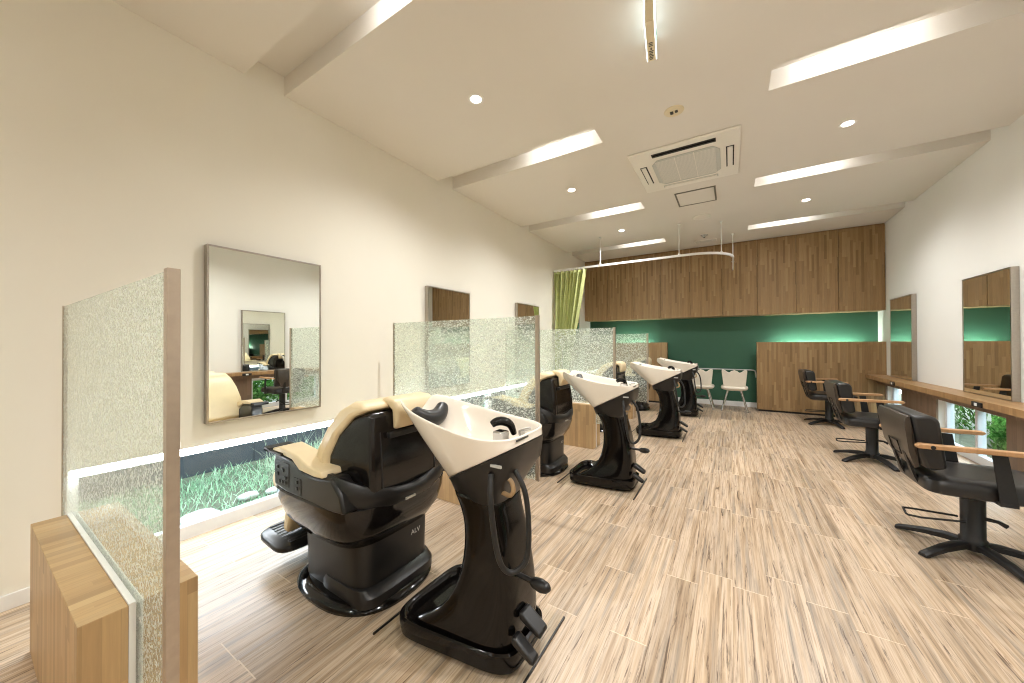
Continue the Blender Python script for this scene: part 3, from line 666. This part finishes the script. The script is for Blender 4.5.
bm = bmesh.new(); NU, NV = 150, 46; grid = []
for j in range(NV + 1):
    z = 2.69 - (2.69 - .06) * j / NV
    if z > .62: f = (z - .62) / 2.07; wd = .24 + .40 * f ** .9; x0 = XL + .03
    else: f = (.62 - z) / .56; wd = .24 + .14 * min(1, f * 1.5) ** .7; x0 = XL + .03
    row = []
    for i in range(NU + 1):
        u = i / NU; ph = 2 * PI * 7 * u + .7 * math.sin(5 * u + z * 1.3)
        amp = .055 + .014 * math.sin(3.1 * u * PI)
        row.append(bm.verts.new((x0 + wd * (u + .012 * math.sin(2 * ph)), RY + .0 + amp * math.sin(ph) + .012 * math.sin(17 * u + 2 * z), z)))
    grid.append(row)
for j in range(NV):
    for i in range(NU): bm.faces.new((grid[j][i], grid[j][i + 1], grid[j + 1][i + 1], grid[j + 1][i]))
cl = build('cloth', bm, CURT, r, smooth=80); sd = cl.modifiers.new('t', 'SOLIDIFY'); sd.thickness = .003
bm = bmesh.new(); tube(bm, [(XL + .155 + .15 * math.cos(t), RY + .075 * math.sin(t), .62 + .02 * math.cos(t)) for t in [2 * PI * k / 24 for k in range(24)]], .02, 8, True); build('tieback', bm, CURT, r, smooth=60)

# ------------------------------------------------------------------ ceiling fittings
n = 0
for k, (a, b) in enumerate(slots):
    if k < 1: continue
    for side, xc in (('left', -1.50), ('right', .74)):
        where = {0: 'farthest behind the camera', 1: 'behind the camera', 2: 'nearest in view', 3: 'second along the room', 4: 'third along the room', 5: 'farthest along the room'}[k]
        r = empty('recess_lamp', (xc, a + .075, ZC + .148), 'strip lamp inside the %s ceiling recess, %s' % (side, where), 'lamp', 'strip lamps in the ceiling recesses')
        build('batten', boxes((-.33, .33, -.03, .03, -.022, 0)), WHITE, r, smooth=0, bevel=.003)
        bm = bmesh.new(); tube(bm, [(-.31, 0, -.04), (.31, 0, -.04)], .014, 10); build('lamp_tube', bm, LAMP, r, smooth=60)
        bm = bmesh.new()
        for s in (-1, 1): box(bm, .31 * s - .012, .31 * s + .012, -.016, .016, -.058, -.02)
        build('lamp_holder', bm, WHITE, r, smooth=0)
dl = [(-1.723, 2.224, 'nearer round downlight on the left half of the ceiling'), (-1.717, 4.197, 'round downlight left of the air conditioner'), (-1.60, 6.17, 'farthest round downlight on the left, near the curtain rail'),
      (.899, 4.249, 'round downlight right of the air conditioner'), (.888, 6.22, 'farther round downlight on the right half of the ceiling'), (.90, 2.27, 'round downlight overhead on the right, above the picture'), (.90, .30, 'round downlight overhead on the right, straight above the camera'), (.90, -1.68, 'added unseen downlight behind the camera on the right'), (-1.72, -1.68, 'added unseen downlight behind the camera on the left')]  # the pair behind the camera is added to brighten the nearest screen
d0 = None
for x, yy, lab in dl:
    r = empty('downlight', (x, yy, ZC), lab, 'downlight', 'round ceiling downlights')
    bm = bmesh.new(); lathe(bm, [(.042, -.002), (.055, -.006), (.062, -.003), (.062, -.0005), (.042, -.0005)], 0, 0, 32); build('trim_ring', bm, WHITE, r, smooth=40)
    bm = bmesh.new(); lathe(bm, [(.0, -.004), (.041, -.004), (.041, -.001), (.0, -.001)], 0, 0, 32); build('lens', bm, LENS, r)
    ld = bpy.data.lights.new('downlight_beam', 'SPOT'); ld.energy = SPOT; ld.color = (1, .995, .985); ld.spot_size = math.radians(150); ld.spot_blend = 1; ld.shadow_soft_size = .04
    lo = bpy.data.objects.new('downlight_beam', ld); C.objects.link(lo); lo.parent = r; lo.location = (0, 0, -.03)
# air conditioner cassette
r = empty('air_conditioner', (-.40, 4.26, ZC), 'white square air conditioner cassette in the ceiling', 'air conditioner')
build('panel', boxes((-.51, .49, -.52, .52, -.022, 0)), ACW, r, bevel=.012, smooth=40)
bm = bmesh.new(); prism(bm, [(-.32, -.21), (-.26, -.30), (.26, -.30), (.32, -.21), (.32, .26), (.26, .34), (-.26, .34), (-.32, .26)], -.030, -.0225, axis='z'); gr = build('intake_grille', bm, ACG, r, bevel=.004, smooth=30)
bm = bmesh.new()
for k in range(27): yy = -.26 + k * .0213; box(bm, -.28, .28, yy, yy + .004, -.0325, -.0302)
for k in (-.09, .09): box(bm, k - .003, k + .003, -.28, .32, -.0335, -.0302)
build('grille_slat', bm, ACW, gr, smooth=0)
for i, (x0, x1, y0, y1) in enumerate(((-.29, .29, -.44, -.365), (-.29, .29, .385, .45), (-.445, -.375, -.21, .25), (.37, .44, -.21, .25))):
    lv = build('air_outlet', boxes((x0, x1, y0, y1, -.0235, -.0222)), MATT if i != 1 else ACG, r, smooth=0)
    if i: build('louver', boxes((x0 + .012, x1 - .012, y0 + .012, y1 - .012, -.034, -.0236)), ACW, lv, smooth=0, bevel=.003)
    else: build('louver', boxes((x0 + .01, x1 - .01, y0 + .03, y0 + .036, -.032, -.0236)), SATIN, lv, smooth=0)
r = empty('access_hatch', (-.385, 5.29, ZC), 'square ceiling access hatch with grey frame behind the air conditioner', 'hatch')
build('hatch_frame', boxes((-.235, .235, -.255, -.235, -.008, 0), (-.235, .235, .235, .255, -.008, 0), (-.235, -.215, -.235, .235, -.008, 0), (.215, .235, -.235, .235, -.008, 0)), plain('hatch_metal', srgb(126, 124, 116), .4, .5), r, smooth=0)
build('hatch_board', boxes((-.215, .215, -.235, .235, -.005, 0)), CEIL, r, smooth=0)
r = empty('ceiling_speaker', (-.37, 6.19, ZC), 'flat round white ceiling speaker past the access hatch', 'speaker')
bm = bmesh.new(); lathe(bm, [(.0, -.008), (.105, -.008), (.115, -.004), (.115, -.0005), (.0, -.0005)], 0, 0, 36); build('speaker_grille', bm, plain('speaker_cloth_grey', srgb(116, 114, 108), .7), r, smooth=40)
bm = bmesh.new(); lathe(bm, [(.116, -.009), (.124, -.007), (.126, -.0005), (.116, -.0005)], 0, 0, 36); build('rim', bm, ACW, r, smooth=40)
r = empty('ceiling_speaker', (-2.83, .44, ZC), 'round grey ceiling fitting cut by the top left edge, close to the left wall', 'speaker')
bm = bmesh.new(); lathe(bm, [(.0, -.010), (.075, -.010), (.09, -.004), (.09, -.0005), (.0, -.0005)], 0, 0, 36); build('speaker_grille', bm, GREYP, r, smooth=40)
bm = bmesh.new(); lathe(bm, [(.091, -.009), (.10, -.006), (.102, -.0005), (.091, -.0005)], 0, 0, 36); build('rim', bm, ACW, r, smooth=40)
r = empty('ceiling_sensor', (-.396, 3.233, ZC), 'round cream flush ceiling sensor in front of the air conditioner', 'sensor')
bm = bmesh.new(); lathe(bm, [(.0, -.010), (.045, -.010), (.075, -.005), (.078, -.0005), (.0, -.0005)], 0, 0, 32); build('cover', bm, CREAMP, r, smooth=40)
bm = bmesh.new(); box(bm, -.03, -.005, -.02, .02, -.016, -.0102); box(bm, .008, .03, -.022, .008, -.018, -.0102); build('sensor_eye', bm, TEXTK, r, bevel=.003)
r = empty('smoke_detector', (-.40, 7.235, ZC), 'small round smoke detector before the wall cabinets', 'smoke detector')
bm = bmesh.new(); lathe(bm, [(.0, -.045), (.02, -.045), (.03, -.03), (.035, -.02), (.055, -.014), (.057, -.0005), (.0, -.0005)], 0, 0, 24); build('detector_body', bm, GREYP, r, smooth=40)
bm = bmesh.new(); lathe(bm, [(.0, -.052), (.014, -.052), (.014, -.0455), (.0, -.0455)], 0, 0, 16); build('detector_head', bm, TEXTK, r)
r = empty('air_vent', (-.40, 7.66, ZC), 'flat rectangular white ceiling vent beside the wall cabinets', 'vent')
build('vent_frame', boxes((-.19, .19, -.08, .08, -.008, 0)), ACW, r, smooth=0, bevel=.002)
build('vent_slot', boxes(*[(-.17, .17, -.06 + .03 * k, -.05 + .03 * k, -.0095, -.0082) for k in range(5)]), ACG, r, smooth=0)
# exit sign
r = empty('exit_sign', (-.40, 2.235, ZC), 'slim lit emergency exit sign hanging edge-on from the ceiling', 'exit sign', rz=.13)
build('sign_body', boxes((-.024, .024, -.155, .155, -.145, -.008)), CREAMP, r, bevel=.004, smooth=40)
build('ceiling_mount', boxes((-.03, .03, -.10, .10, -.006, 0)), WHITE, r, smooth=0)
for s in (1, -1):
    x0, x1 = sorted((.0245 * s, .030 * s)); f = build('sign_face', boxes((x0, x1, -.153, .153, -.142, -.012)), SIGNF, r, smooth=0)
    x = .0302 * s
    bm = bmesh.new()
    def quad(pp): 
        q2 = [(yy, -.014 + (z + .02) * .62) for yy, z in pp]; a = [(x, yy, z) for yy, z in q2]; b = [(x + .0008 * s, yy, z) for yy, z in q2]; loft(bm, [a, b])
    quad([(-.05 + .022 * math.cos(t), -.065 + .018 * math.sin(t)) for t in [2 * PI * k / 12 for k in range(12)]])
    quad([(-.05, -.085), (-.02, -.095), (-.005, -.15), (-.045, -.155)]); quad([(-.03, -.15), (.0, -.15), (.035, -.205), (.012, -.21)]); quad([(-.045, -.15), (-.02, -.15), (-.06, -.21), (-.085, -.20)])
    quad([(-.05, -.09), (-.035, -.10), (-.085, -.135), (-.095, -.122)]); quad([(-.02, -.10), (-.01, -.115), (.04, -.125), (.04, -.11)])
    quad([(.06, -.03), (.115, -.03), (.115, -.19), (.06, -.19)])
    build('pictogram', bm, TEXTG, f, smooth=0)
bm = bmesh.new()
for yy in (.0, .012, .024): box(bm, -.012, .010, yy, yy + .006, -.1462, -.1452)
for k in range(6): yy = .066 + k * .013; box(bm, -.015 + .004 * (k % 2), .013 - .003 * (k % 3), yy, yy + .007, -.1462, -.1452)
box(bm, -.004, .004, .042, .058, -.1462, -.1452); build('maker_print', bm, TEXTK, r, smooth=0)

# ------------------------------------------------------------------ gardens outside the low windows
o = structure('ground_left', boxes((-9, XL - .13, -4, 13, -.25, -.02)), EARTH, smooth=0)
o = structure('ground_right', boxes((XR + .13, 9, -4, 13, -.25, -.04)), EARTH, smooth=0)
r = empty('garden_fence', (-4.55, 4.2, -.02), 'dark grey board fence behind the grass outside the left windows', 'fence')
build('fence_board', boxes(*[(-.03, .03, -6.2 + .95 * k, -6.2 + .95 * k + .944, 0, 1.0) for k in range(14)]), FENCE, r, smooth=0, bevel=.003)
build('top_rail', boxes((-.045, .045, -6.2, 7.1, 1.0, 1.05)), FENCE, r, smooth=0)
# grass
rg = random.Random(3); bm = bmesh.new()
def blade(bm, x, y, z, h, w, a, lean):
    dx, dy = math.cos(a), math.sin(a); px_, py_ = -dy * w, dx * w
    v = [bm.verts.new((x - px_, y - py_, z)), bm.verts.new((x + px_, y + py_, z)), bm.verts.new((x + dx * lean * .45 + px_ * .7, y + dy * lean * .45 + py_ * .7, z + h * .62)), bm.verts.new((x + dx * lean * .45 - px_ * .7, y + dy * lean * .45 - py_ * .7, z + h * .62)), bm.verts.new((x + dx * lean, y + dy * lean, z + h))]
    bm.faces.new((v[0], v[1], v[2], v[3])); bm.faces.new((v[3], v[2], v[4]))
for k in range(15000):
    x = -3.26 - 1.16 * rg.random() ** 1.1; yy = -.3 + 8.6 * rg.random() ** 1.35
    cl_ = .5 + .5 * math.sin(x * 7 + 2 * math.sin(yy * 4)) * math.cos(yy * 5.3)
    if rg.random() > .25 + .8 * cl_: continue
    if -3.96 < x < -3.3 and 1.65 < yy < 2.65 or min((x + 3.42) ** 2 + (yy - 1.52) ** 2, (x + 3.47) ** 2 + (yy - 1.34) ** 2, (x + 3.34) ** 2 + (yy - .98) ** 2) < .012: continue
    h = rg.uniform(.02, .07) + .07 * cl_ * rg.random()
    if x < -4.2: h *= 1.3
    blade(bm, x, yy, -.02, h, rg.uniform(.002, .005), rg.uniform(0, 2 * PI), rg.uniform(.02, .10))
me = build('grass', bm, GRASS, smooth=0); tag(me, 'pale green garden grass outside the low left windows', 'grass', kind='stuff')
# taller straw weeds by the window
bm = bmesh.new()
for k in range(900):
    x = -3.35 - .6 * rg.random(); yy = 1.65 + 1.0 * rg.random(); h = rg.uniform(.06, .5) * rg.uniform(.4, 1)
    blade(bm, x, yy, -.02, h, rg.uniform(.0015, .003), rg.uniform(0, 2 * PI), rg.uniform(.05, .35))
me = build('weeds', bm, leaf_mat('pale_weed', [srgb(150, 166, 140), srgb(206, 214, 190)]), smooth=0); tag(me, 'tall pale weeds outside the left window behind the nearest salon chair', 'weeds', kind='stuff')
for i, (x, yy, s, lab) in enumerate(((-3.42, 1.52, .05, 'small pale rock in the grass nearer the salon chair'), (-3.47, 1.34, .055, 'small pale rock in the grass outside the first left window'), (-3.34, .98, .085, 'flat grey rock half in the grass close to the first left window frame'))):
    bm = bmesh.new(); bmesh.ops.create_icosphere(bm, subdivisions=3, radius=s)
    for v in bm.verts: v.co = Vector((v.co.x * 1.2, v.co.y * 1.4, v.co.z * .6)) * (1 + .12 * math.sin(v.co.x * 60 + i) * math.cos(v.co.y * 45))
    o = build('rock', bm, ROCK, smooth=70); o.location = (x, yy, .0); tag(o, lab, 'rock', 'rocks in the left garden')
# hedge of ivy outside the right windows
bm = bmesh.new()
for k in range(15000):
    yy = 1.0 + 8.5 * rg.random(); z = rg.random() ** .8 * (.95 if not 5.72 < yy < 7.2 else .38); d = rg.random() ** 2 * .30
    x = XR + .95 - d * .9 - .15 * (1 - z) + .15 * math.sin(yy * 3.7)
    s = rg.uniform(.022, .05); a = rg.uniform(0, 2 * PI); tl_ = rg.uniform(-.9, .5)
    dy, dz = math.cos(a) * s, math.sin(a) * s; c = Vector((x, yy, z))
    e1 = Vector((tl_ * dz, dy, dz)); e2 = Vector((tl_ * dy, -dz, dy)) * .7
    v = [bm.verts.new(c - e1), bm.verts.new(c - e2 * .8 - e1 * .2), bm.verts.new(c - e2 * .5 + e1 * .5), bm.verts.new(c + e1 * 1.2), bm.verts.new(c + e2 * .5 + e1 * .5), bm.verts.new(c + e2 * .8 - e1 * .2)]
    bm.faces.new(v)
me = build('ivy', bm, IVY, smooth=0); tag(me, 'dense green ivy outside the right windows under the counter', 'ivy', kind='stuff')
r = empty('neighbour_wall', (XR + 2.3, 5, -.04), 'white boarded wall beyond the ivy outside the right windows', 'outside wall')
build('siding_board', boxes(*[(-.02 + .004 * (k % 2), .03, -5, 6, .12 * k, .12 * k + .115) for k in range(12)]), SIDING, r, smooth=0, bevel=.004)
build('corner_post', boxes((-.05, .04, 6, 6.1, 0, 1.5)), SIDING, r, smooth=0)
